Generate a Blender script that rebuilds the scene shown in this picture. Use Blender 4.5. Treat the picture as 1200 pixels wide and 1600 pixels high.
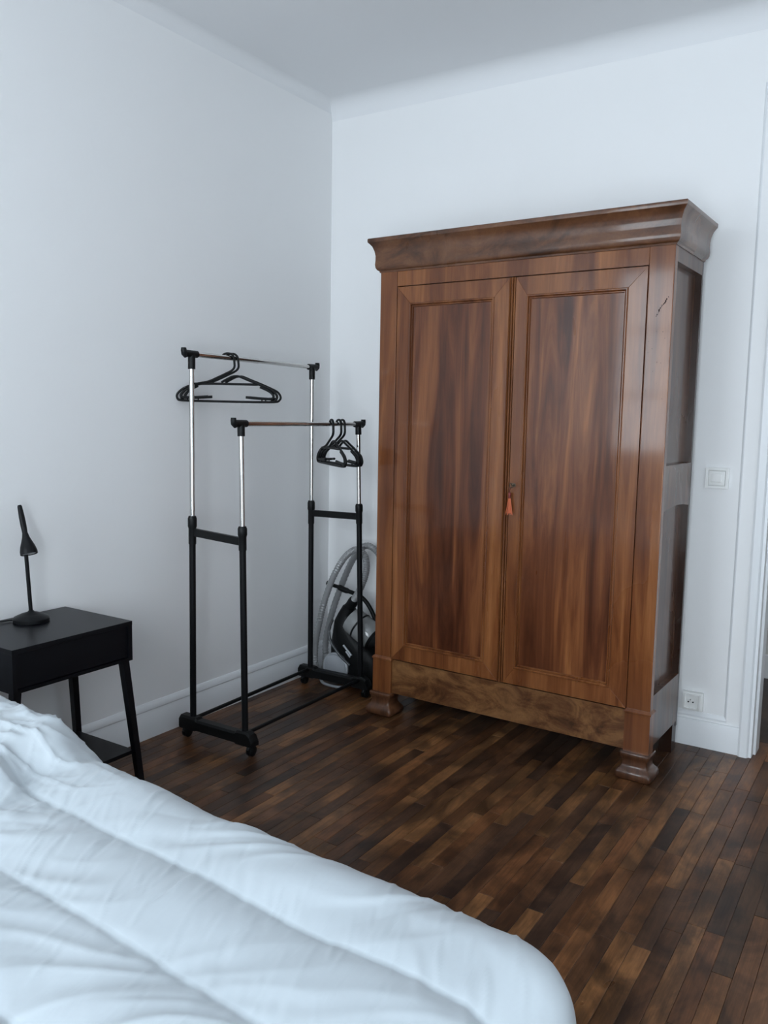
import bpy, bmesh, math, random
import numpy as np
from mathutils import Vector, Matrix, noise
random.seed(7)
for o in list(bpy.data.objects): bpy.data.objects.remove(o)
S = bpy.context.scene; COL = S.collection
PI = math.pi

# ---------------------------------------------------------------- camera
yaw, pitch, roll = .5688, .1162, .017
F = Vector((-math.sin(yaw)*math.cos(pitch), math.cos(yaw)*math.cos(pitch), -math.sin(pitch)))
R0 = Vector((math.cos(yaw), math.sin(yaw), 0)); U0 = R0.cross(F)
Rv = R0*math.cos(roll)+U0*math.sin(roll); Uv = -R0*math.sin(roll)+U0*math.cos(roll)
cam_d = bpy.data.cameras.new('camera'); cam = bpy.data.objects.new('camera', cam_d); COL.objects.link(cam)
m = Matrix((Rv, Uv, -F)).transposed().to_4x4(); m.translation = Vector((2.71, -3.677, 1.4)); cam.matrix_world = m
cam_d.sensor_fit = 'VERTICAL'; cam_d.sensor_height = 36; cam_d.lens = 1308*36/1600; cam_d.clip_start = .05
S.camera = cam

# ---------------------------------------------------------------- world, lights, exposure
w = bpy.data.worlds.new('world'); S.world = w; w.use_nodes = True
bg = w.node_tree.nodes['Background']; bg.inputs['Color'].default_value = (.75, .86, 1, 1); bg.inputs['Strength'].default_value = 1.0
def area(name, loc, rot, sx, sy, power, col, spread=180):
    l = bpy.data.lights.new(name, 'AREA'); l.shape = 'RECTANGLE'; l.size = sx; l.size_y = sy; l.energy = power; l.color = col; l.spread = math.radians(spread)
    o = bpy.data.objects.new(name, l); COL.objects.link(o); o.location = loc; o.rotation_euler = rot; return o
area('window_daylight', (.70, -4.92, 1.90), (PI/2, 0, 0), 1.5, 1.9, 56, (.84, .93, 1), 165)
area('second_window_daylight', (2.85, -4.92, 1.22), (PI/2, 0, 0), 1.6, 2.3, 120, (.83, .925, 1), 180)
area('hall_fill', (2.6, .75, 2.7), (0, 0, 0), .4, .4, 5, (1, .93, .85))  # added fill, no visible source, to lift the hall beyond the doorway
S.view_settings.view_transform = 'Standard'; S.view_settings.look = 'None'
S.view_settings.gamma = 1; S.view_settings.use_curve_mapping = False
S.view_settings.exposure = 0.33

# ---------------------------------------------------------------- materials
def mat(name, col, rough=.5, metal=0, coat=0, spec=.5, coat_r=.1):
    m = bpy.data.materials.new(name); m.use_nodes = True; b = m.node_tree.nodes['Principled BSDF']
    b.inputs['Base Color'].default_value = (*col, 1); b.inputs['Roughness'].default_value = rough
    b.inputs['Metallic'].default_value = metal; b.inputs['Coat Weight'].default_value = coat
    b.inputs['Coat Roughness'].default_value = coat_r; b.inputs['Specular IOR Level'].default_value = spec
    return m
def N(m, t, **k):
    n = m.node_tree.nodes.new(t)
    for a, v in k.items():
        if hasattr(n, a) and a not in n.inputs: setattr(n, a, v)
        else: n.inputs[a].default_value = v
    return n
def L(m, a, b): m.node_tree.links.new(a, b)
def noise_chain(m, coord, rot, scl, nscale, detail=5, dist=0., rough=.55, loc=(0, 0, 0)):
    mp = N(m, 'ShaderNodeMapping'); mp.inputs['Rotation'].default_value = rot; mp.inputs['Scale'].default_value = scl
    mp.inputs['Location'].default_value = loc
    L(m, coord, mp.inputs['Vector'])
    n = N(m, 'ShaderNodeTexNoise'); n.inputs['Scale'].default_value = nscale; n.inputs['Detail'].default_value = detail
    n.inputs['Distortion'].default_value = dist; n.inputs['Roughness'].default_value = rough
    L(m, mp.outputs[0], n.inputs['Vector']); return n
def ramp(m, src, stops):
    r = N(m, 'ShaderNodeValToRGB'); e = r.color_ramp.elements
    e[0].position, e[0].color = stops[0][0], (*stops[0][1], 1); e[1].position, e[1].color = stops[-1][0], (*stops[-1][1], 1)
    for p, c in stops[1:-1]:
        q = e.new(p); q.color = (*c, 1)
    L(m, src, r.inputs[0]); return r
def mix(m, mode, a, b, fac=1.):
    x = N(m, 'ShaderNodeMix'); x.data_type = 'RGBA'; x.blend_type = mode; x.clamp_result = True
    if isinstance(fac, float): x.inputs[0].default_value = fac
    else: L(m, fac, x.inputs[0])
    L(m, a, x.inputs[6])
    if isinstance(b, tuple): x.inputs[7].default_value = (*b, 1)
    else: L(m, b, x.inputs[7])
    return x.outputs[2]
def bump(m, h, strength, dist=.002):
    b = N(m, 'ShaderNodeBump'); b.inputs['Strength'].default_value = strength; b.inputs['Distance'].default_value = dist
    L(m, h, b.inputs['Height']); L(m, b.outputs[0], m.node_tree.nodes['Principled BSDF'].inputs['Normal'])

def paint(name, col, rough=.55, b=.12):
    m = mat(name, col, rough, spec=.35); tc = N(m, 'ShaderNodeTexCoord')
    n = noise_chain(m, tc.outputs['Object'], (0, 0, 0), (1, 1, 1), 120, 4); bump(m, n.outputs[0], b, .001); return m
M_wall = paint('wall_paint', (.87, .875, .88)); M_ceil = paint('ceiling_paint', (.80, .81, .825), .8)
M_trim = mat('trim_gloss_paint', (.82, .84, .86), .35)
M_white_plastic = mat('white_plastic', (.86, .865, .85), .25)
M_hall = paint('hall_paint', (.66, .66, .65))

def wood(name, stops, axis='Z', slant=0., scale=1., rough=.3, fig=.6, coat=.55, burl=False, off=(0, 0, 0)):
    m = mat(name, (.2, .1, .05), rough, coat=coat, coat_r=.085, spec=.22)
    tc = N(m, 'ShaderNodeTexCoord'); co = tc.outputs['Object']
    rot = (0, slant, 0) if axis == 'Z' else (0, PI/2, 0)
    if burl:
        a = noise_chain(m, co, (0, 0, 0), (2.6, 2.6, 4.5), 2.6*scale, 9, .9, .68, off)
        f = noise_chain(m, co, (0, 0, 0), (1, 1, 1), 75, 5, .8)
    else:
        a = noise_chain(m, co, rot, (11, 11, .75), 1.3*scale, 8, 1.0, .60, off)
        f = noise_chain(m, co, rot, (130, 130, 5), 1., 4)
    g = noise_chain(m, co, rot, (2.4, 2.4, .7), 1.1, 4, 1.6, .5, off)
    c = ramp(m, a.outputs[0], stops).outputs[0]
    d = ramp(m, g.outputs[0], [(.36, (.62, .55, .52)), (.62, (1, 1, 1))]).outputs[0]
    c = mix(m, 'MULTIPLY', c, d, fig)
    e = ramp(m, f.outputs[0], [(.35, (.72, .68, .66)), (.6, (1, 1, 1))]).outputs[0]
    c = mix(m, 'MULTIPLY', c, e, .45)
    L(m, c, m.node_tree.nodes['Principled BSDF'].inputs['Base Color'])
    r = ramp(m, g.outputs[0], [(.3, (rough*1.35,)*3), (.7, (rough*.8,)*3)])
    L(m, r.outputs[0], m.node_tree.nodes['Principled BSDF'].inputs['Roughness'])
    bump(m, f.outputs[0], .10, .0008)
    return m
frame_st = [(.30, (.095, .028, .010)), (.46, (.175, .058, .019)), (.57, (.23, .084, .028)), (.72, (.31, .124, .044))]
panel_st = [(.32, (.050, .013, .005)), (.44, (.105, .032, .012)), (.52, (.15, .048, .018)), (.58, (.20, .070, .025)), (.70, (.31, .120, .042))]
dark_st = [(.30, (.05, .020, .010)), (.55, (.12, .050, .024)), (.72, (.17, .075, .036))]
W_stile = wood('walnut_upright', frame_st, 'Z', fig=.45)
W_rail = wood('walnut_rail', frame_st, 'X', off=(3, 1, 2), fig=.45)
W_panel_l = wood('walnut_flame_panel_mirrored', panel_st, 'Z', slant=.10, scale=.9, fig=.8, off=(1.2, 0, .4))
W_panel_r = wood('walnut_flame_panel', panel_st, 'Z', slant=-.10, scale=.9, fig=.8, off=(4.1, 0, 1.3))
W_burl = wood('walnut_burl', [(.3, (.035, .014, .006)), (.46, (.13, .053, .020)), (.56, (.21, .10, .038)), (.72, (.30, .15, .06))], 'X', burl=True, rough=.36)
W_corn = wood('walnut_cornice', [(.3, (.040, .017, .009)), (.5, (.13, .055, .026)), (.72, (.215, .10, .046))], 'X', burl=True, scale=.7, off=(5, 2, 1), rough=.3)
W_dark = wood('walnut_dark', dark_st, 'Z')
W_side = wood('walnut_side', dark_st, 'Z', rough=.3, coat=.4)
W_shadow = wood('walnut_shaded', [(.3, (.016, .007, .004)), (.6, (.035, .014, .008))], 'Z', coat=.2)  # shade at the back stiles and back feet, put into the wood colour
M_gap = mat('dark_gap', (.012, .005, .004), .9, spec=0)

def plank_mat():
    m = mat('stained_plank', (.1, .05, .03), .3, coat=.05, coat_r=.25, spec=.25)
    oi = N(m, 'ShaderNodeObjectInfo'); geo = N(m, 'ShaderNodeNewGeometry')
    add = N(m, 'ShaderNodeVectorMath'); add.operation = 'MULTIPLY_ADD'
    L(m, oi.outputs['Random'], add.inputs[0]); add.inputs[1].default_value = (17, 31, 9); L(m, geo.outputs['Position'], add.inputs[2])
    a = noise_chain(m, add.outputs[0], (0, 0, 0), (30, 2.6, 1), 1.5, 7, 1.4)
    f = noise_chain(m, add.outputs[0], (0, 0, 0), (260, 11, 1), 1, 4, .5)
    g = noise_chain(m, add.outputs[0], (0, 0, 0), (5, 3, 1), 1.6, 4, .8)
    h = noise_chain(m, geo.outputs['Position'], (0, 0, 0), (1, 1, 1), 2.2, 3, .5)
    c = ramp(m, a.outputs[0], [(.32, (.50, .47, .46)), (.66, (1.0, 1.0, 1.0))]).outputs[0]
    c = mix(m, 'MULTIPLY', oi.outputs['Color'], c, .8)
    c = mix(m, 'MULTIPLY', c, ramp(m, g.outputs[0], [(.38, (.30, .31, .35)), (.58, (1, 1, 1))]).outputs[0], .85)
    c = mix(m, 'MULTIPLY', c, ramp(m, f.outputs[0], [(.38, (.6, .58, .56)), (.6, (1, 1, 1))]).outputs[0], .5)
    cl = noise_chain(m, geo.outputs['Position'], (0, 0, 0), (3.2, 1.7, 1), 1.5, 5, 1.2, .6)
    c = mix(m, 'MULTIPLY', c, ramp(m, cl.outputs[0], [(.40, (.36, .36, .39)), (.56, (1, 1, 1))]).outputs[0], .75)
    L(m, c, m.node_tree.nodes['Principled BSDF'].inputs['Base Color'])
    r = ramp(m, h.outputs[0], [(.3, (.27,)*3), (.7, (.42,)*3)])
    L(m, r.outputs[0], m.node_tree.nodes['Principled BSDF'].inputs['Roughness'])
    bump(m, f.outputs[0], .18, .0008); return m
M_plank = plank_mat()
M_subfloor = mat('dark_subfloor', (.012, .008, .006), .8)
M_black = mat('black_lacquer', (.0045, .005, .007), .36, spec=.2)
M_black_m = mat('black_powder_metal', (.0045, .005, .006), .42, spec=.2)
M_black_p = mat('black_plastic', (.006, .0065, .007), .42, spec=.2)
M_chrome = mat('chrome', (.60, .585, .57), .10, metal=1)
M_silver = mat('silver_plastic', (.42, .44, .47), .35, metal=.25)
M_bin = mat('smoky_clear_plastic', (.34, .35, .35), .12, coat=.6)
M_bin.node_tree.nodes['Principled BSDF'].inputs['Transmission Weight'].default_value = .25
M_hose = mat('grey_hose_plastic', (.30, .305, .31), .28, spec=.6)
M_bulb = mat('frosted_lamp_glass', (.42, .43, .44), .4)
M_tassel = mat('orange_red_silk', (.55, .13, .05), .6); M_tassel_d = mat('dark_red_silk', (.16, .02, .015), .6)
M_brass = mat('aged_metal', (.10, .08, .06), .4, metal=1)
def duvet_mat():
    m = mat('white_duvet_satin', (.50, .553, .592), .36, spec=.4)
    m.node_tree.nodes['Principled BSDF'].inputs['Sheen Weight'].default_value = .15
    tc = N(m, 'ShaderNodeTexCoord')
    a = noise_chain(m, tc.outputs['Object'], (0, 0, .12), (26, 5, 5), 1, 3, 1.2, .5)
    b = noise_chain(m, tc.outputs['Object'], (0, 0, 0), (1, 1, 1), 9, 3, .6, .5)
    mm = N(m, 'ShaderNodeMath'); mm.operation = 'ADD'; L(m, a.outputs[0], mm.inputs[0]); L(m, b.outputs[0], mm.inputs[1])
    bump(m, mm.outputs[0], .22, .004); return m
M_duvet = duvet_mat()
M_matt = mat('white_mattress_cloth', (.75, .76, .76), .8)
M_frame = mat('black_bed_frame', (.02, .02, .02), .5)

# ---------------------------------------------------------------- mesh helpers
def obj(name, bm, material, parent=None, smooth=None, loc=None):
    me = bpy.data.meshes.new(name)
    bmesh.ops.recalc_face_normals(bm, faces=bm.faces)
    bm.to_mesh(me); bm.free()
    me.materials.append(material)
    if smooth is not None:
        me.shade_smooth()
        if smooth < 3.1: me.set_sharp_from_angle(angle=smooth)
    o = bpy.data.objects.new(name, me); COL.objects.link(o)
    if parent: o.parent = parent
    if loc: o.location = loc
    return o
def thing(name, label, cat, loc=(0, 0, 0), rz=0, group=None):
    o = bpy.data.objects.new(name, None); COL.objects.link(o); o.location = loc; o.rotation_euler = (0, 0, rz)
    o['label'] = label; o['category'] = cat
    if group: o['group'] = group
    return o
def struct(o): o['kind'] = 'structure'; return o
def BM(): return bmesh.new()
def box(bm, x0, x1, y0, y1, z0, z1, bev=0.):
    r = bmesh.ops.create_cube(bm, size=1)
    vs = r['verts']
    for v in vs: v.co = Vector(((x0+x1)/2+v.co.x*(x1-x0), (y0+y1)/2+v.co.y*(y1-y0), (z0+z1)/2+v.co.z*(z1-z0)))
    if bev > 0:
        es = list({e for v in vs for e in v.link_edges})
        bmesh.ops.bevel(bm, geom=es, offset=bev, segments=2, profile=.7, affect='EDGES')
    return bm
def bx(*a, bev=0.): return box(BM(), *a, bev=bev)
def catmull(pts, n=8):
    P = [Vector(p) for p in pts]; P = [P[0]*2-P[1]]+P+[P[-1]*2-P[-2]]; out = []
    for i in range(1, len(P)-2):
        for k in range(n):
            t = k/n; a, b, c, d = P[i-1:i+3]
            out.append(.5*((2*b)+(c-a)*t+(2*a-5*b+4*c-d)*t*t+(3*b-a-3*c+d)*t**3))
    out.append(P[-2]); return out
def tube(bm, pts, r, seg=10, ry=None, up=None):
    """r: number or list of radii; ry: flattening"""
    P = [Vector(p) for p in pts]; n = len(P); rr = r if isinstance(r, (list, tuple)) else [r]*n
    rings = []; prev = None
    for i in range(n):
        t = (P[min(i+1, n-1)]-P[max(i-1, 0)]).normalized()
        if prev is None:
            ref = Vector(up) if up else (Vector((0, 0, 1)) if abs(t.z) < .9 else Vector((1, 0, 0)))
            s = t.cross(ref).normalized()
        else:
            s = (prev-t*prev.dot(t)).normalized()
        prev = s; q = t.cross(s)
        f = ry if ry else 1
        rings.append([bm.verts.new(P[i]+(s*math.cos(2*PI*k/seg)+q*f*math.sin(2*PI*k/seg))*rr[i]) for k in range(seg)])
    for a, b in zip(rings, rings[1:]):
        for k in range(seg): bm.faces.new((a[k], a[(k+1) % seg], b[(k+1) % seg], b[k]))
    bm.faces.new(rings[0][::-1]); bm.faces.new(rings[-1]); return bm
def lathe(bm, prof, seg=24, mtx=None):
    """prof: (radius, z) pairs, around z axis"""
    rings = []
    for r, z in prof:
        rings.append([bm.verts.new(Vector((r*math.cos(2*PI*k/seg), r*math.sin(2*PI*k/seg), z))) for k in range(seg)])
    for a, b in zip(rings, rings[1:]):
        for k in range(seg): bm.faces.new((a[k], a[(k+1) % seg], b[(k+1) % seg], b[k]))
    bm.faces.new(rings[0][::-1]); bm.faces.new(rings[-1])
    if mtx: bmesh.ops.transform(bm, matrix=mtx, verts=[v for r in rings for v in r])
    return bm
def loft(bm, sections):
    """sections: equal-length point loops"""
    rings = [[bm.verts.new(Vector(p)) for p in s] for s in sections]; n = len(rings[0])
    for a, b in zip(rings, rings[1:]):
        for k in range(n): bm.faces.new((a[k], a[(k+1) % n], b[(k+1) % n], b[k]))
    bm.faces.new(rings[0][::-1]); bm.faces.new(rings[-1]); return bm
def extrude_poly(bm, pts, vec):
    a = [bm.verts.new(Vector(p)) for p in pts]; b = [bm.verts.new(Vector(p)+Vector(vec)) for p in pts]; n = len(a)
    bm.faces.new(a); bm.faces.new(b[::-1])
    for k in range(n): bm.faces.new((a[k], b[k], b[(k+1) % n], a[(k+1) % n]))
    return bm
def sweep_profile(bm, prof, path):
    """prof: (out, z) list; path: list of (point, outward vector with mitre length)"""
    rings = [[bm.verts.new(Vector((p[0]+o*d[0], p[1]+o*d[1], z))) for o, z in prof] for p, d in path]; n = len(prof)
    for a, b in zip(rings, rings[1:]):
        for k in range(n): bm.faces.new((a[k], a[(k+1) % n], b[(k+1) % n], b[k]))
    bm.faces.new(rings[0][::-1]); bm.faces.new(rings[-1]); return bm

# ---------------------------------------------------------------- room shell
RX, RY, RZ = 3.9, -4.6, 2.99
DX0, DX1, DZ = 2.208, 3.05, 2.25          # doorway to the hall
T = .12
struct(obj('wall_left', bx(-.12, 0, RY-.3, 1.4, -.1, RZ+.2), M_wall))
b = BM()
box(b, 0, DX0, 0, T, -.05, RZ+.2); box(b, DX1, RX, 0, T, -.05, RZ+.2); box(b, DX0, DX1, 0, T, DZ, RZ+.2)
struct(obj('wall_back', b, M_wall))
struct(obj('wall_right', bx(RX, RX+.12, RY-.3, 1.4, -.1, RZ+.2), M_wall))
b = BM()
wins = [(.08, 1.30), (2.25, 3.45)]; WZ = [(1.05, 2.72), (.12, 2.36)]
box(b, 0, wins[0][0], RY-.25, RY, -.05, RZ+.2); box(b, wins[0][1], wins[1][0], RY-.25, RY, -.05, RZ+.2); box(b, wins[1][1], RX, RY-.25, RY, -.05, RZ+.2)
for (a0, a1), (WZ0, WZ1) in zip(wins, WZ):
    box(b, a0, a1, RY-.25, RY, -.05, WZ0); box(b, a0, a1, RY-.25, RY, WZ1, RZ+.2)
struct(obj('wall_rear', b, M_wall))
M_pane = bpy.data.materials.new('window_glass'); M_pane.use_nodes = True
nt = M_pane.node_tree; nt.nodes.clear(); om = nt.nodes.new('ShaderNodeOutputMaterial'); mx = nt.nodes.new('ShaderNodeMixShader')
tr = nt.nodes.new('ShaderNodeBsdfTransparent'); gl = nt.nodes.new('ShaderNodeBsdfGlossy'); gl.inputs['Roughness'].default_value = .02
mx.inputs[0].default_value = .06; nt.links.new(tr.outputs[0], mx.inputs[1]); nt.links.new(gl.outputs[0], mx.inputs[2]); nt.links.new(mx.outputs[0], om.inputs[0])
for i, (a0, a1) in enumerate(wins):
    WZ0, WZ1 = WZ[i]; b = BM(); y0, y1 = RY-.14, RY-.09
    box(b, a0, a0+.06, y0, y1, WZ0, WZ1); box(b, a1-.06, a1, y0, y1, WZ0, WZ1); box(b, a0+.06, a1-.06, y0, y1, WZ0, WZ0+.07); box(b, a0+.06, a1-.06, y0, y1, WZ1-.06, WZ1)
    c = (a0+a1)/2; box(b, c-.045, c+.045, y0, y1, WZ0+.07, WZ1-.06)
    f = struct(obj('window_%d' % (i+1), b, M_trim))
    for x0, x1 in ((a0+.06, c-.045), (c+.045, a1-.06)): obj('pane', bx(x0, x1, y0+.02, y0+.024, WZ0+.07, WZ1-.06), M_pane, f)
    for zz in (1.6, 2.16): obj('glazing_bar', bx(a0+.06, a1-.06, y0+.026, y1-.004, zz-.012, zz+.012), M_trim, f)
# ceiling with coves along left and back walls
b = BM()
rl, rb = .05, .085
def cove(bm, a, bvec, r, inward):
    n = 8; ra, rb_ = [], []
    for k in range(n+1):
        t = PI/2*k/n; off = inward*(r-r*math.cos(t)); z = RZ-r+r*math.sin(t)
        ra.append(bm.verts.new(Vector((a[0], a[1], 0))+off+Vector((0, 0, z)))); rb_.append(bm.verts.new(Vector((bvec[0], bvec[1], 0))+off+Vector((0, 0, z))))
    for k in range(n): bm.faces.new((ra[k], ra[k+1], rb_[k+1], rb_[k]))
    # solid backing so the cove has thickness
    o1 = bm.verts.new(Vector((a[0], a[1], RZ))); o2 = bm.verts.new(Vector((bvec[0], bvec[1], RZ)))
    bm.faces.new((ra[0], rb_[0], o2, o1)); bm.faces.new((ra[-1], o1, o2, rb_[-1])); bm.faces.new(ra+[o1]); bm.faces.new((rb_+[o2])[::-1])
cove(b, (0, RY), (0, 0), rl, Vector((1, 0, 0))); cove(b, (0, 0), (RX, 0), rb, Vector((0, -1, 0)))
box(b, 0, RX, RY, 0, RZ, RZ+.1)
struct(obj('ceiling', b, M_ceil, smooth=.6))
# hall beyond the doorway
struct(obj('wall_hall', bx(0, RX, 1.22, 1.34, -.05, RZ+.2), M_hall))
struct(obj('baseboard_hall', bx(0, RX, 1.205, 1.22, 0, .13, bev=.003), M_trim))
struct(obj('ceiling_hall', bx(0, RX, T, 1.22, RZ, RZ+.1), M_ceil))

# ---------------------------------------------------------------- floor and planks
floor = struct(obj('floor', bx(0, RX, RY, 1.22, -.10, -.014), M_subfloor))
def plank_mesh():
    b = BM(); z0, z1, c = -.014, 0., .0011; hx = .0248
    a = [(-hx, -.5, z0), (hx, -.5, z0), (hx, .5, z0), (-hx, .5, z0)]
    m1 = [(-hx, -.5, z1-c), (hx, -.5, z1-c), (hx, .5, z1-c), (-hx, .5, z1-c)]
    t = [(-hx+c, -.498, z1), (hx-c, -.498, z1), (hx-c, .498, z1), (-hx+c, .498, z1)]
    loft(b, [a, m1, t]); me = bpy.data.meshes.new('plank'); bmesh.ops.recalc_face_normals(b, faces=b.faces); b.to_mesh(me); b.free(); me.materials.append(M_plank); return me
PM = plank_mesh()
tones = [(.205, .084, .034), (.245, .106, .042), (.300, .138, .054), (.165, .072, .032), (.125, .060, .031), (.230, .095, .038), (.095, .050, .030), (.270, .125, .050), (.185, .085, .040)]
rest = []
random.seed(21)
PW = .0502
nparts = 0
for i in range(int(RX/PW)+1):
    x = PW*(i+.5)
    if x > RX-.02: break
    y = RY+.002-random.random()*.4
    while y < 1.2:
        l = random.choice((.34, .42, .5, .56, .62, .72, .8)); y0, y1 = max(y, RY+.002), min(y+l, 1.2); y += l
        if y1-y0 < .05: continue
        cy = (y0+y1)/2; tone = random.choice(tones); v = random.uniform(.85, 1.15)
        vis = y1 > -2.55 and y0 < -.01 and x < 2.62+(.0 if y1 < -1.2 else -.25) and not (x < 2.2 and y1 < -2.45)
        if vis and nparts < 300:
            o = bpy.data.objects.new('plank', PM); COL.objects.link(o); o.parent = floor
            o.location = (x, cy, 0); o.scale = (1, (y1-y0)-.0008, 1); o.color = (tone[0]*v, tone[1]*v, tone[2]*v, 1); nparts += 1
        else: rest.append((x, cy, y1-y0))
b = BM()
for x, cy, l in rest:
    hx = .0248; h = l/2-.0005
    loft(b, [[(x-hx, cy-h, -.014), (x+hx, cy-h, -.014), (x+hx, cy+h, -.014), (x-hx, cy+h, -.014)], [(x-hx, cy-h, 0), (x+hx, cy-h, 0), (x+hx, cy+h, 0), (x-hx, cy+h, 0)]])
o = obj('floorboards', b, M_plank, floor); o['kind'] = 'stuff'; o.color = (.085, .042, .021, 1)
print('PLANKS', nparts, len(rest))

# ---------------------------------------------------------------- baseboards, trims
def base_prof(): return [(0, .0), (.014, .0), (.014, .112), (.011, .118), (.011, .122), (.014, .127), (.0135, .140), (.008, .150), (.004, .1555), (0, .1555)]
b = BM(); sweep_profile(b, base_prof(), [((0, RY), (1, 0)), ((0, 0), (1, -1))]); struct(obj('baseboard_left', b, M_trim, smooth=.5))
b = BM(); sweep_profile(b, [(0, 0), (.020, 0), (.020, .114), (.0185, .117), (0, .117)], [((0, 0), (1, -1)), ((2.156, 0), (0, -1))]); struct(obj('baseboard_back', b, M_trim, smooth=.5))
# raised frame with a panel moulding on the wall beside the door
b = BM()
box(b, 2.101, 2.156, -.006, 0, .117, 2.72); box(b, 0, 2.101, -.006, 0, .117, .127)
struct(obj('trim_1', b, M_wall))
b = BM()
sweep_profile(b, [(0, .127), (.009, .127), (.010, .134), (.006, .143), (.003, .150), (0, .150)], [((0, 0), (0, -1)), ((2.101, 0), (0, -1))])
extrude_poly(b, [(2.101, 0, .127), (2.101, -.009, .127), (2.097, -.008, .127), (2.092, -.003, .127), (2.090, 0, .127)], (0, 0, 2.58))
struct(obj('trim_2', b, M_trim, smooth=.5))
# door casing and jamb
b = BM()
for s, xe in ((1, DX0), (-1, DX1)):
    pr = [(xe-s*.052, 0), (xe-s*.052, -.026), (xe-s*.044, -.030), (xe-s*.018, -.030), (xe-s*.013, -.024), (xe-s*.011, -.018), (xe, -.018), (xe, T+.02), (xe+s*.0, T+.02), (xe+s*.012, T+.02), (xe+s*.012, -.0), (xe, -.0)]
    extrude_poly(b, [(x, y, 0) for x, y in pr[:7]]+[(xe, 0, 0)], (0, 0, DZ+.05))
    box(b, min(xe, xe+s*.010), max(xe, xe+s*.010), .03, T, 0, DZ)
box(b, DX0-.052, DX1+.052, -.030, 0, DZ+.0, DZ+.055)
struct(obj('door_1', b, M_trim))

# ---------------------------------------------------------------- switch and socket
t = thing('light_switch', 'square white light switch on the wall beside the wardrobe', 'switch', (2.003, 0, 1.160))
b = BM()
for q in ((-.046, -.034, -.043, .043), (.034, .046, -.043, .043), (-.034, .034, -.043, -.032), (-.034, .034, .032, .043)): box(b, q[0], q[1], -.013, 0, q[2], q[3], bev=.001)
box(b, -.034, .034, -.003, 0, -.032, .032)
obj('frame_plate', b, M_white_plastic, t)
obj('rocker', bx(-.0315, .0315, -.012, -.003, -.0295, .0295, bev=.0015), M_white_plastic, t)
obj('centre_button', bx(-.020, .020, -.018, -.0103, -.016, .018, bev=.0025), M_white_plastic, t)
t = thing('wall_socket', 'square white wall socket low on the wall above the baseboard', 'socket', (1.962, -.0, .196))
obj('frame_plate', bx(-.043, .043, -.022, 0, -.040, .040, bev=.004), M_white_plastic, t, smooth=.6)
b = BM(); 
for q in ((-.034, -.029, -.028, .028), (.018, .023, -.028, .028), (-.029, .018, -.033, -.028), (-.029, .018, .028, .033)): box(b, q[0], q[1], -.027, -.021, q[2], q[3], bev=.001)
obj('socket_rim', b, M_white_plastic, t)
for sx in (-.0095, .0095):
    b = BM(); lathe(b, [(.0032, 0), (.0032, .003)], 12, Matrix.Translation((sx-.006, -.0212, -.003)) @ Matrix.Rotation(PI/2, 4, 'X')); obj('pin_hole', b, mat('socket_hole', (.01, .01, .01), .7) if sx < 0 else bpy.data.materials['socket_hole'], t)
b = BM(); lathe(b, [(.0025, 0), (.0025, .010), (.0015, .012)], 12, Matrix.Translation((-.006, -.0215, .009)) @ Matrix.Rotation(PI/2, 4, 'X')); obj('earth_pin', b, M_chrome, t)
obj('side_cap', bx(.026, .038, -.030, -.0215, -.033, .033, bev=.003), M_white_plastic, t, smooth=.6)

# ---------------------------------------------------------------- wardrobe (local: x along the front, y to the back)
WR = thing('wardrobe', 'tall antique walnut wardrobe with two panelled doors and a moulded cornice', 'wardrobe', (.6184, -.462, 0), -.0269)
WW, WD = 1.290, .405
b = BM()
box(b, .02, WW-.02, .39, WD-.002, .13, 2.03); box(b, .03, WW-.03, .03, .39, .27, .29); box(b, .03, WW-.03, .05, .39, 1.99, 2.02)
box(b, .10, WW-.10, .026, .034, .27, 1.99)
obj('carcass', b, W_dark, WR)
# side frames: stiles, rails and recessed panels
for s in (0, 1):
    X = (lambda a, c: (a, c)) if s == 0 else (lambda a, c: (WW-c, WW-a))
    x0, x1 = X(0, .03)
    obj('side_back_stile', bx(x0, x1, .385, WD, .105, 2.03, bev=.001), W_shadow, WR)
    for z0, z1 in ((1.972, 2.03), (1.06, 1.225), (.125, .335)):
        b = BM()
        if z0 == 1.06:
            pts = [(x0, .03, z1), (x0, .385, z1)]+[(x0, .385-.355*k/10, z0-.009+.013*math.sin(PI*k/10)) for k in range(11)]
            extrude_poly(b, pts, (x1-x0, 0, 0))
        else: box(b, x0, x1, .03, .385, z0, z1, bev=.001)
        obj('side_rail', b, W_side, WR)
    p0, p1 = X(.026, .034)
    for z0, z1 in ((.335, 1.085), (1.225, 1.972)): obj('side_panel', bx(p0, p1, .03, .385, z0, z1), W_side, WR)
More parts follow.
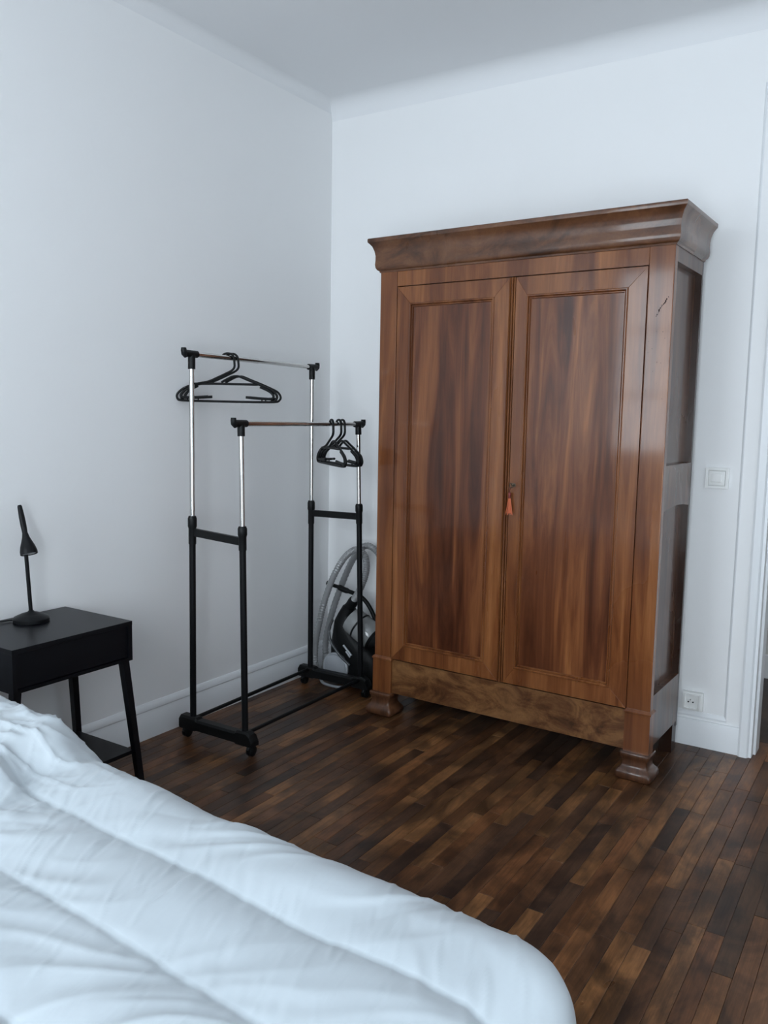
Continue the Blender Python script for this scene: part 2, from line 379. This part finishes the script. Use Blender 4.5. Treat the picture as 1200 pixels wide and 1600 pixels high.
# corner pillars with stepped pedestals and block feet
def sq(cx, cy, hx, hy, z): return [(cx-hx, cy-hy, z), (cx+hx, cy-hy, z), (cx+hx, cy+hy, z), (cx-hx, cy+hy, z)]
for x0, x1, cx in ((0, .087, .0455), (1.197, WW, 1.2445)):
    obj('corner_pillar', bx(x0, x1, -.002, .034, .272, 2.028, bev=.003), W_stile, WR)
    b = BM(); hw = .0475; cy = .020
    loft(b, [sq(cx, cy, hw+.002, .030, .108), sq(cx, cy, hw+.002, .030, .262), sq(cx, cy, hw+.006, .034, .265), sq(cx, cy, hw+.006, .034, .270), sq(cx, cy, hw-.002, .026, .279)])
    obj('pedestal', b, W_stile, WR)
    b = BM()
    prof = [(.0, .060), (.006, .068), (.016, .072), (.030, .071), (.040, .064), (.047, .056), (.056, .050), (.072, .0485), (.086, .052), (.093, .057), (.104, .058), (.108, .055)]
    def rsq(h, z):
        c = h*.14; e = []
        for qx, qy in ((1, 1), (-1, 1), (-1, -1), (1, -1)):
            for k in range(4):
                a = math.atan2(qy, qx)-PI/4+PI/2*k/3
                e.append((cx+qx*(h-c)+c*math.cos(a), .020+qy*(h*.86-c)+c*math.sin(a), z))
        return e
    loft(b, [rsq(h, z) for z, h in prof]); obj('foot', b, W_dark, WR, smooth=.7)
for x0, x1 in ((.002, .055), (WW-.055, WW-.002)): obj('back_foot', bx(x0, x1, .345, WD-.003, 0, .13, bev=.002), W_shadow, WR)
obj('apron', bx(.088, 1.196, .004, .03, .108, .268, bev=.0015), W_burl, WR)
obj('frieze_rail', bx(.088, 1.196, .000, .03, 1.962, 2.026, bev=.0015), W_rail, WR)
# cornice
pr = [(-.02, 2.026), (.004, 2.026), (.006, 2.033), (.013, 2.037), (.0185, 2.046), (.0205, 2.060), (.0190, 2.080), (.0190, 2.098), (.0225, 2.118), (.030, 2.138), (.040, 2.150), (.0445, 2.154), (.0455, 2.158), (.0455, 2.168), (.043, 2.171), (-.02, 2.171)]
b = BM(); sweep_profile(b, pr, [((0, WD), (-1, 0)), ((0, 0), (-1, -1)), ((WW, 0), (1, -1)), ((WW, WD), (1, 0))])
obj('cornice', b, W_corn, WR, smooth=.45)
obj('top_board', bx(.0, WW, .0, WD, 2.150, 2.169), W_dark, WR)
# doors
def door(x0, x1, z0, z1, px0, px1, pz0, pz1, pm, name_side):
    d = obj('door', bx(x0+.004, x1-.004, .014, .026, z0+.004, z1-.004), W_dark, WR)
    y0, y1 = -.001, .0145
    # mitred frame
    for nm, pts, mt in (('stile', [(x0, z0), (x0, z1), (px0, pz1), (px0, pz0)], W_stile), ('stile', [(x1, z0), (x1, z1), (px1, pz1), (px1, pz0)], W_stile),
                        ('rail', [(x0, z1), (x1, z1), (px1, pz1), (px0, pz1)], W_rail), ('rail', [(x0, z0), (x1, z0), (px1, pz0), (px0, pz0)], W_rail)):
        b = BM(); extrude_poly(b, [(x, y0, z) for x, z in pts], (0, y1-y0, 0))
        bmesh.ops.bevel(b, geom=[e for e in b.edges if all(abs(v.co.y-y0) < 1e-6 for v in e.verts)], offset=.0008, segments=1, affect='EDGES')
        obj(nm, b, mt, d)
    # raised bead moulding
    mp = [(0, .012), (0, -.004), (.003, -.007), (.0065, -.007), (.009, -.003), (.0095, .002), (.0125, -.001), (.015, -.001), (.018, .007), (.018, .012)]
    b = BM(); ring = []
    for cx, cz, sx, sz in ((px0, pz0, 1, 1), (px1, pz0, -1, 1), (px1, pz1, -1, -1), (px0, pz1, 1, -1)):
        ring.append([b.verts.new((cx+sx*(i-.004), y, cz+sz*(i-.004))) for i, y in mp])
    n = len(mp)
    for i in range(4):
        A, B = ring[i], ring[(i+1) % 4]
        for k in range(n): b.faces.new((A[k], A[(k+1) % n], B[(k+1) % n], B[k]))
    obj('moulding', b, W_stile, d, smooth=.5)
    obj('panel', bx(px0+.008, px1-.008, .006, .0142, pz0+.008, pz1-.008), pm, d)
    return d
dl = door(.090, .634, .274, 1.958, .160, .564, .348, 1.882, W_panel_l, 0)
dr = door(.663, 1.194, .274, 1.958, .716, 1.120, .348, 1.882, W_panel_r, 1)
b = BM()
prof = [(.636, .02), (.636, -.003), (.638, -.006), (.640, -.003), (.6408, .009), (.6428, .009), (.6436, -.004), (.6475, -.010), (.6515, -.004), (.6523, .009), (.6543, .009), (.655, -.003), (.658, -.006), (.661, -.003), (.661, .02)]
extrude_poly(b, [(x, y, .274) for x, y in prof], (0, 0, 1.684)); obj('astragal', b, W_stile, dl, smooth=.3)
b = BM(); lathe(b, [(.009, 0), (.009, .0012), (.0035, .0016)], 16, Matrix.Translation((.684, -.0005, 1.118)) @ Matrix.Rotation(PI/2, 4, 'X')); obj('keyhole', b, M_brass, dr)
b = BM()
random.seed(3)
cp = [(1.232, 1.775), (1.240, 1.790), (1.243, 1.800), (1.252, 1.812), (1.262, 1.823), (1.272, 1.842)]
for i in range(26):
    if i < 14: u = i/13*(len(cp)-1); k = min(int(u), len(cp)-2); q = u-k; x = cp[k][0]*(1-q)+cp[k+1][0]*q; z = cp[k][1]*(1-q)+cp[k+1][1]*q; r = random.uniform(.0012, .003)
    else: x = random.uniform(1.205, 1.27); z = random.uniform(1.45, 1.72); r = random.uniform(.0007, .0014)
    lathe(b, [(r, 0), (r, .0004)], 6, Matrix.Translation((x+random.uniform(-.001, .001), -.0018, z)) @ Matrix.Rotation(PI/2, 4, 'X') @ Matrix.Scale(random.uniform(1, 2.), 4, (0, 1, 0)))
wk = obj('wood_wear', b, M_gap, WR); wk['kind'] = 'stuff'

# key with tassel hanging in the right door
cs, sn = math.cos(-.0269), math.sin(-.0269)
def wl(u, v, z): return (.6184+u*cs-v*sn, -.462+u*sn+v*cs, z)
KT = thing('key_tassel', 'small orange tassel hanging from the wardrobe door key', 'tassel', wl(.684, -.002, 1.118), -.0269)
b = BM(); tube(b, [(0, .0, 0), (0, -.022, 0)], .0026, 8); tube(b, [(0, -.022+.0, .0)]+[(.0085*math.sin(a), -.024, .0085*math.cos(a)-.0) for a in [2*PI*k/12 for k in range(13)]], .0016, 6)
obj('key', b, M_brass, KT)
b = BM(); tube(b, [(-.002, -.024, -.008), (-.009, -.020, -.022), (-.0105, -.014, -.036)], .0014, 6); lathe(b, [(.002, .012), (.0055, .009), (.0065, .003), (.0055, -.004), (.005, -.008), (.0062, -.011), (.004, -.013)], 12, Matrix.Translation((-.0115, -.013, -.041)))
obj('tassel_head', b, M_tassel_d, KT, smooth=1.)
b = BM(); random.seed(5)
for i in range(30):
    a = random.uniform(0, 2*PI); q = random.uniform(.2, 1)
    tube(b, catmull([(-.0115+.003*math.cos(a)*q, -.013+.003*math.sin(a)*q, -.051), (-.0125+.010*math.cos(a)*q, -.0125+.005*math.sin(a)*q, -.082), (-.0135+.0175*math.cos(a)*q, -.0125+.008*math.sin(a)*q, -.116+random.uniform(-.008, .004))], 3), .0014, 5)
obj('fringe', b, M_tassel, KT)['kind'] = 'stuff'

# ---------------------------------------------------------------- garment rack
RK = thing('garment_rack', 'two-tier black and chrome garment rack on castors in the corner', 'clothes rack', (0, 0, 0))
def lerp(a, c, t): return tuple(a[i]+(c[i]-a[i])*t for i in range(3))
posts = {'A': ((.166, -1.19, .08), (.174, -1.187, 1.631), .930), 'B': ((.462, -1.19, .08), (.440, -1.185, 1.354), .916),
         'C': ((.134, -.33, .08), (.134, -.332, 1.626), .926), 'D': ((.446, -.325, .08), (.416, -.332, 1.350), .936)}
for k, (p0, p1, zc) in posts.items():
    tt = (zc-p0[2])/(p1[2]-p0[2]); pc = lerp(p0, p1, tt)
    b = BM(); tube(b, [p0, pc], .0135, 16); obj('lower_post', b, M_black_m, RK, smooth=1.)
    b = BM(); tube(b, [pc, lerp(p0, p1, 1)], .0102, 16); obj('chrome_post', b, M_chrome, RK, smooth=1.)
    b = BM(); ps = [lerp(p0, p1, tt+d/1.4) for d in (-.075, -.070, -.015, -.006, .022, .032)]
    tube(b, ps, [.0155, .0160, .0160, .0188, .0188, .0150], 16); obj('collar', b, M_black_p, RK, smooth=.8)
    b = BM(); s = 1 if k in 'AB' else -1
    tube(b, [lerp(p0, p1, 1-.055/1.4), p1], .0150, 16)
    y = p1[1]; x = p1[0]; z = p1[2]
    tube(b, [(x, y+s*.030, z), (x, y-s*.040, z+.001)], .0145, 16)
    tube(b, [(x, y-s*.030, z-.012), (x, y-s*.040, z), (x, y-s*.043, z+.013), (x, y-s*.043, z+.023)], [.009, .013, .012, .0105], 12, )
    obj('rod_joint', b, M_black_p, RK, smooth=.8)
for a, c in (('A', 'C'), ('B', 'D')):
    p, q = posts[a][1], posts[c][1]
    b = BM(); tube(b, [p, lerp(p, q, .5)], .0108, 16); obj('top_rod', b, M_chrome, RK, smooth=1.)
    b = BM(); tube(b, [lerp(p, q, .5), q], .0095, 16); obj('top_rod', b, M_chrome, RK, smooth=1.)
    b = BM(); tube(b, [posts[a][0][:2]+(.088,), posts[c][0][:2]+(.088,)], .0085, 12); obj('bottom_rail', b, M_black_m, RK, smooth=1.)
for a, c in (('A', 'B'), ('C', 'D')):
    pa = lerp(*posts[a][:2], (.900-.08)/(posts[a][1][2]-.08)); pc = lerp(*posts[c][:2], (.885 if a == 'A' else .905)/(posts[c][1][2]-.08)-.08/(posts[c][1][2]-.08))
    b = BM(); ya_, yc_ = pa[1], pc[1]; loft(b, [[(pa[0], ya_-.008, pa[2]-.018), (pa[0], ya_+.008, pa[2]-.018), (pa[0], ya_+.008, pa[2]+.014), (pa[0], ya_-.008, pa[2]+.014)], [(pc[0], yc_-.008, pc[2]-.018), (pc[0], yc_+.008, pc[2]-.018), (pc[0], yc_+.008, pc[2]+.014), (pc[0], yc_-.008, pc[2]+.014)]])
    obj('cross_brace', b, M_black_p, RK)
    # base bar
    (x0, y0, _), (x1, y1, _) = posts[a][0], posts[c][0]; ex0, ex1 = x0-.062, x1+.052
    b = BM()
    def arch(x, h0, h1, hw, yy): return [(x, yy-hw, h0), (x, yy+hw, h0), (x, yy+hw, h1-.008), (x, yy+hw-.008, h1), (x, yy-hw+.008, h1), (x, yy-hw, h1-.008)]
    secs = [(ex0, .050, .092), (ex0+.006, .046, .102), (x0+.03, .046, .102), (x0+.04, .050, .094), (x1-.04, .050, .094), (x1-.03, .046, .102), (ex1-.030, .046, .104), (ex1-.012, .046, .094), (ex1, .046, .068)]
    loft(b, [arch(x, h0, h1, .024, y0+(y1-y0)*(x-x0)/(x1-x0)) for x, h0, h1 in secs])
    obj('base_bar', b, M_black_p, RK, smooth=.5)
    for cx in (ex0+.022, ex1-.022):
        b = BM(); lathe(b, [(.008, .044), (.008, .052)], 10, Matrix.Translation((cx, y0, 0)))
        for s in (-1, 1): lathe(b, [(.019, 0), (.0220, .002), (.0220, .009), (.019, .011)], 18, Matrix.Translation((cx+s*.0015, y0+.004, .0222)) @ Matrix.Rotation(s*PI/2, 4, 'Y'))
        tube(b, [(cx, y0-.018, .030), (cx, y0-.010, .042), (cx, y0+.004, .047), (cx, y0+.020, .040)], [.007, .011, .012, .008], 10)
        obj('castor', b, M_black_p, RK, smooth=.8)

# ---------------------------------------------------------------- hangers (local x along the hanger, z up, rod centre at origin)
def hanger(name, label, loc, ang, group, swing=0.):
    b = BM(); r = .0054
    hook = [(-.033, 0, .004), (-.022, 0, .014), (-.008, 0, .0185), (.008, 0, .016), (.019, 0, .004), (.022, 0, -.018), (.022, 0, -.040), (.010, 0, -.055), (-.018, 0, -.070), (-.050, 0, -.086), (-.090, 0, -.104), (-.147, 0, -.116), (-.190, 0, -.133), (-.212, 0, -.150), (-.222, 0, -.165), (-.218, 0, -.180), (-.200, 0, -.186), (-.10, 0, -.1875), (.06, 0, -.188), (.178, 0, -.186), (.200, 0, -.178), (.206, 0, -.165), (.198, 0, -.148), (.180, 0, -.135), (.120, 0, -.109), (.080, 0, -.094), (.045, 0, -.080), (.030, 0, -.078), (.012, 0, -.081), (-.010, 0, -.092), (-.034, 0, -.106)]
    tube(b, catmull(hook, 3), r*1.12, 8, ry=.8)
    tube(b, [(-.150, 0, -.114), (-.078, 0, -.112), (0, 0, -.112), (.100, 0, -.112), (.125, 0, -.110)], r*.9, 8)
    tube(b, catmull([(-.150, 0, -.122), (-.180, 0, -.137), (-.199, 0, -.155), (-.204, 0, -.166), (-.195, 0, -.173), (-.14, 0, -.172), (-.090, 0, -.168)], 3), .0058, 8)
    tube(b, catmull([(.132, 0, -.122), (.168, 0, -.138), (.184, 0, -.150), (.190, 0, -.162), (.182, 0, -.173), (.13, 0, -.172), (.070, 0, -.168)], 3), .0058, 8)
    for x in (-.195, -.15, .14, .182): tube(b, [(x, 0, -.187), (x, 0, -.171)], .0032, 6)
    o = obj(name, b, M_black_p, smooth=1.)
    o['label'] = label; o['category'] = 'hanger'; o['group'] = group
    o.location = loc; o.rotation_euler = (0, swing, ang); return o
g1, g2 = 'black plastic hangers on the upper rail', 'black plastic hangers on the lower rail'
def rod_at(a, c, y): p, q = posts[a][1], posts[c][1]; t = (y-p[1])/(q[1]-p[1]); return Vector(lerp(p, q, t))
z_off = Vector((0, 0, .0015))
def on_rod(a, c, y): return rod_at(a, c, y)+z_off
hanger('clothes_hanger', 'front one of the two black plastic hangers on the upper rail', on_rod('A', 'C', -.955), math.radians(43), g1)
hanger('clothes_hanger', 'rear one of the two black plastic hangers on the upper rail', on_rod('A', 'C', -.928), math.radians(45), g1)
hanger('clothes_hanger', 'black plastic hanger furthest from the wardrobe on the lower rail', on_rod('B', 'D', -.555), math.radians(-36), g2)
hanger('clothes_hanger', 'middle black plastic hanger of three on the lower rail', on_rod('B', 'D', -.495), math.radians(-29), g2)
hanger('clothes_hanger', 'black plastic hanger closest to the wall end of the lower rail', on_rod('B', 'D', -.465), math.radians(-29), g2)

# ---------------------------------------------------------------- nightstand
NS = thing('nightstand', 'black nightstand with one drawer, splayed legs and a low shelf beside the bed', 'nightstand', (0, 0, 0))
ya, yb, xa, xb = -2.172, -1.702, .018, .392
obj('tabletop', bx(xa, xb, ya, yb, .640, .655, bev=.0015), M_black, NS)
b = BM(); box(b, xa, xb-.001, ya+.0005, ya+.016, .512, .640); box(b, xa, xb-.001, yb-.016, yb-.0005, .512, .640); box(b, xa, xa+.012, ya+.016, yb-.016, .512, .640); box(b, xa, xb-.001, ya+.016, yb-.016, .512, .522)
obj('body', b, M_black, NS)
dd = obj('drawer', bx(xb-.026, xb-.009, ya+.018, yb-.018, .525, .637, bev=.001), M_black, NS)
for (x0, y0, x1, y1) in ((.368, yb-.022, .384, -1.666), (.076, yb-.022, .040, -1.672), (.368, ya+.022, .384, -2.208), (.076, ya+.022, .040, -2.202)):
    b = BM(); t0 = Vector((x0, y0, .512)); t1 = Vector((x1, y1, 0))
    loft(b, [sq(t1.x, t1.y, .011, .011, 0), sq(t0.x, t0.y, .0135, .0135, .512)]); obj('leg', b, M_black, NS)
obj('shelf', bx(.062, .374, -2.195, -1.690, .156, .170, bev=.001), M_black, NS)

# ---------------------------------------------------------------- lamp
LP = thing('table_lamp', 'small black reading lamp with a cone shade on the nightstand', 'lamp', (.118, -1.915, .655))
b = BM(); lathe(b, [(.058, 0), (.0605, .002), (.0610, .013), (.058, .017), (.036, .027), (.012, .035), (.0075, .040)], 40); obj('base', b, M_black_m, LP, smooth=.6)
b = BM(); tube(b, [(0, 0, .026), (-.002, -.012, .262)], .0068, 12); obj('stem', b, M_black_m, LP, smooth=1.)
ax = Vector((-.006, -.030, .180)).normalized()
mt = Matrix.Translation((.006, -.004, .240)) @ Vector((0, 0, 1)).rotation_difference(Vector((-.37, .06, 1)).normalized()).to_matrix().to_4x4()
b = BM(); pr = [(.0255, .006), (.0275, 0), (.0290, .001), (.0288, .012), (.0250, .028), (.0185, .045), (.0125, .062), (.0090, .078), (.0100, .105), (.0098, .135), (.0080, .172), (.0060, .178)]
lathe(b, pr, 24, mt); sh = obj('lamp_shade', b, M_black_m, LP, smooth=.7)
b = BM(); lathe(b, [(.0245, .004), (.020, .0015), (.008, .0)], 20, mt); obj('diffuser', b, M_bulb, sh, smooth=1.)
b = BM(); tube(b, [(-.002, -.012, .255), (.010, .002, .262)], .006, 10); obj('pivot', b, M_black_m, LP)
b = BM(); tube(b, catmull([(-.045, -.035, .006), (-.062, -.075, .005), (-.070, -.15, .0045), (-.0735, -.225, .0045), (-.08, -.262, .003), (-.085, -.275, -.05), (-.085, -.285, -.35), (-.075, -.30, -.62), (-.06, -.34, -.650)], 5), .0024, 8); obj('cord', b, M_black_p, LP, smooth=1.)

# ---------------------------------------------------------------- bed and duvet
ang = -.055; BO = Vector((.03, -2.43, 0))
BED = thing('bed', 'bed with a white mattress standing under the quilted duvet', 'bed', BO, ang)
obj('mattress', bx(.12, 2.16, -1.62, -.02, .30, .535, bev=.03), M_matt, BED, smooth=.6)
obj('bed_base', bx(.14, 2.14, -1.60, -.04, .15, .298, bev=.01), M_frame, BED)
for x in (.2, 2.05):
    for y in (-1.5, -.14): obj('leg', bx(x-.025, x+.025, y-.025, y+.025, 0, .149), M_frame, BED)
ca, sa = math.cos(ang), math.sin(ang)
def sstep(a, c, t): t = np.clip((t-a)/(c-a), 0, 1); return t*t*(3-2*t)
rr = .105; X1, Y1, Y0 = 2.30-rr, .066-rr, -1.66+rr       # inset rectangle: x<=X1, Y0<=y<=Y1
seams = [-.150-.197*k for k in range(0, 7)]
edge_seam = .19
def n3(x, y, z): return noise.noise(Vector((x, y, z)))
xs = np.concatenate([np.linspace(.13, .5, 25, endpoint=False), np.linspace(.5, 2.42, 470, endpoint=False), np.linspace(2.42, 2.30+.36, 26)])
ys = np.concatenate([np.linspace(-1.66-.30, -1.1, 60, endpoint=False), np.linspace(-1.1, .14, 215, endpoint=False), np.linspace(.14, .40, 22)])
V = []; Fc = []; ix = -1
GX, GY = np.meshgrid(xs, ys, indexing='ij'); CR = np.zeros_like(GX)
random.seed(11)
for k in range(190):                                    # pinched thread-like creases running across the stitched seams
    sm_ = random.choice(seams[:3]+seams[:2]*2+[.02]); cx = random.uniform(.5, 2.3); cy = sm_+random.uniform(-.10, .10); ln = random.uniform(.02, .075)
    sl = random.uniform(-.95, -.35)*(1.-.35*(cx > 1.7)); cv = random.uniform(-3, 3); am = random.choice((1, 1, 1, -1))*random.uniform(.0010, .0030)
    v = GY-cy; u = (GX-cx-sl*v-cv*v*v)
    CR += am*np.exp(-(u/.0034)**2)*np.clip(1-(v/(ln*1.4))**2, 0, 1)
for X in xs:
    for Y in ys:
        qx, qy = min(X, X1), min(max(Y, Y0), Y1)
        dx, dy = X-qx, Y-qy
        d = math.hypot(dx, dy)
        # quilting height
        ss = [edge_seam]+seams; h = 0.
        for i in range(len(ss)-1):
            if ss[i+1] <= Y <= ss[i]:
                t = (ss[i]-Y)/(ss[i]-ss[i+1]); h = (abs(math.sin(PI*t))**.42)*(.021 if i else .028); sd = min(Y-ss[i+1], ss[i]-Y)*1.; break
        else: sd = .1; h = .02
        if d > .3 or (dx > .001 and dy > .001): h *= max(0, 1-max(0, d-.1)*2.5)
        # cross puckers near the seams, soft folds elsewhere
        k = math.exp(-(sd/.035)**2)
        head = 1-float(sstep(.8, 1.45, X))
        ix += 1
        al, pe = X*.80+Y*.60, -X*.60+Y*.80              # soft drag folds run obliquely over the channels
        wr = n3(X*38+n3(X*4, Y*6, 2)*2.5+Y*22, Y*7, 1.3)*.0058*(.22+1.0*k)*(.6+head)
        q = n3(al*3.0, pe*15+n3(al*4, pe*5, 3)*1.2, 5); soft = (1-abs(q)*2.4)*.0078 if abs(q) < .42 else 0
        amp = .35+.9*max(0, n3(X*2.1, Y*3.0, 12)+.35)
        soft = soft*amp*(.8+1.1*head)+n3(X*5, Y*8, 4)*.009
        rid = (1-abs(n3(X*9+Y*4, Y*15-X*3, 7))*2.2); rid = max(0, rid)**3*.012*head
        rid += max(0, 1-abs(n3(X*15-Y*7, Y*21+X*5, 17))*2.6)**2*.006*head
        cr = CR.flat[ix]
        hump = .062*(1-float(sstep(1.00, 1.13, X+ .35*min(0, Y+.1)+.02*math.sin(Y*40))))*float(sstep(-.42, -.12, Y))
        h = h+wr+soft+rid+cr
        if d < 1e-9: px, py, pz = X, Y, .572+h+hump
        else:
            nx, ny = dx/d, dy/d
            if d < rr*PI/2:
                a = d/rr; px, py, pz = qx+nx*(rr*math.sin(a)), qy+ny*(rr*math.sin(a)), .572-rr*(1-math.cos(a)); nz = math.cos(a); nh = math.sin(a)
            else:
                e = d-rr*PI/2; corner = min(1, 4*dx*dy/(d*d)) if dx > 0 else 0
                fold = (.012*math.sin((X*9-Y*9)*2.2)*(1-corner)+.03*math.sin(math.atan2(abs(dy), dx)*8)*corner)*min(1, e/.12)
                px, py, pz = qx+nx*(rr+e*.10+fold), qy+ny*(rr+e*.10+fold), .572-rr-e*.985; nz = 0; nh = 1
            px += nx*nh*h; py += ny*nh*h; pz += nz*h+hump*max(nz, .0 if d > .15 else nz)
        V.append((BO.x+px*ca-py*sa, BO.y+px*sa+py*ca, max(pz, .12)))
ny_ = len(ys)
for i in range(len(xs)-1):
    for j in range(ny_-1):
        a = i*ny_+j; Fc.append((a, a+ny_, a+ny_+1, a+1))
me = bpy.data.meshes.new('duvet'); me.from_pydata(V, [], Fc); me.materials.append(M_duvet); me.shade_smooth()
dv = bpy.data.objects.new('duvet', me); COL.objects.link(dv)
sm = dv.modifiers.new('thickness', 'SOLIDIFY'); sm.thickness = .012; sm.offset = -1
dv['label'] = 'white quilted duvet with parallel stitched channels spread over the bed'; dv['category'] = 'duvet'

# ---------------------------------------------------------------- vacuum cleaner
VC = thing('vacuum_cleaner', 'black and silver bagless vacuum cleaner with a grey hose behind the rack', 'vacuum cleaner', (0, 0, 0))
def ell(cx, cy, rx, ry, z, n=24, p=.8, dz=0.):
    o = []
    for k in range(n):
        a = 2*PI*k/n; c, s = math.cos(a), math.sin(a)
        o.append((cx+rx*math.copysign(abs(c)**p, c), cy+ry*math.copysign(abs(s)**p, s), z+dz*c))
    return o
b = BM()
loft(b, [ell(.335, -.165, .10, .07, .006), ell(.335, -.165, .145, .095, .02), ell(.335, -.165, .160, .100, .06), ell(.332, -.165, .162, .100, .14), ell(.318, -.168, .148, .096, .20), ell(.288, -.172, .105, .088, .25), ell(.262, -.178, .070, .075, .29), ell(.254, -.185, .055, .060, .33), ell(.262, -.190, .042, .045, .37), ell(.283, -.195, .033, .034, .405, dz=-.012)])
obj('body', b, M_black_p, VC, smooth=1.)
b = BM(); tube(b, catmull([(.268, -.195, .385), (.300, -.20, .428), (.318, -.205, .452)], 4), [.031, .031, .029, .027, .0275, .0275, .0275, .0265, .025], 18); obj('hose_connector', b, M_black_p, VC, smooth=.8)
hp = catmull([(.312, -.205, .445), (.340, -.210, .485), (.376, -.212, .552), (.396, -.212, .625), (.384, -.212, .690), (.338, -.212, .716), (.285, -.214, .690), (.238, -.216, .635), (.186, -.220, .540), (.140, -.222, .420), (.112, -.222, .320), (.086, -.222, .200), (.082, -.222, .090), (.090, -.200, .040), (.098, -.165, .036), (.092, -.140, .080), (.084, -.130, .190), (.120, -.120, .350), (.180, -.115, .510), (.250, -.115, .650), (.325, -.115, .722), (.398, -.110, .690), (.418, -.105, .610), (.405, -.10, .500), (.40, -.09, .380), (.42, -.055, .25)], 14)
b = BM(); tube(b, hp, [.0165+.0013*math.cos(i*PI) for i in range(len(hp))], 14); obj('hose', b, M_hose, VC, smooth=.6)
cy_m = Matrix.Translation((.400, -.235, .315)) @ Vector((0, 0, 1)).rotation_difference(Vector((.86, .02, -.50)).normalized()).to_matrix().to_4x4()
b = BM(); lathe(b, [(.050, -.092), (.064, -.086), (.070, -.066), (.070, .050), (.066, .070), (.045, .076)], 32, cy_m); obj('dust_bin', b, M_bin, VC, smooth=.6)
b = BM(); lathe(b, [(.071, -.030), (.0725, -.028), (.0725, -.022), (.071, -.020)], 32, cy_m); lathe(b, [(.0665, .070), (.069, .072), (.062, .085), (.030, .087)], 32, cy_m); obj('bin_lid', b, M_black_p, VC, smooth=.6)
b = BM(); lathe(b, [(.070, 0), (.0785, .004), (.0785, .016), (.072, .020), (.066, .017), (.064, .021), (.050, .024), (.020, .026)], 40, Matrix.Translation((.250, -.256, .0985)) @ Matrix.Rotation(PI/2, 4, 'X')); wh = obj('wheel', b, M_silver, VC, smooth=.6)
b = BM(); tube(b, catmull([(.155, -.272, .030), (.185, -.288, .010), (.250, -.298, .008), (.315, -.290, .012), (.345, -.275, .035)], 5), .0075, 10); obj('bumper', b, M_silver, VC, smooth=1.)
b = BM(); tube(b, catmull([(.225, -.262, .345), (.212, -.275, .295), (.232, -.286, .235), (.290, -.288, .175), (.350, -.284, .130)], 6), .007, 8); obj('body_trim', b, mat('dark_grey_plastic', (.06, .065, .07), .3), VC, smooth=1.)
for p, q in (((.300, -.270, .225), (.352, -.272, .180)), ((.318, -.272, .196), (.345, -.274, .170))):
    b = BM(); tube(b, [p, q], .0055, 8); obj('pedal', b, M_silver, VC, smooth=1.)
b = BM(); tube(b, catmull([(.128, -.178, .512), (.150, -.178, .508), (.160, -.178, .505), (.205, -.178, .498), (.232, -.178, .490), (.290, -.178, .480), (.350, -.178, .462), (.395, -.178, .420), (.430, -.175, .355), (.450, -.170, .270), (.450, -.165, .15)], 5), [.014]*6+[.010]*9+[.015]*8+[.011]*27+[.011], 12)
obj('handle', b, M_black_p, VC, smooth=.8)
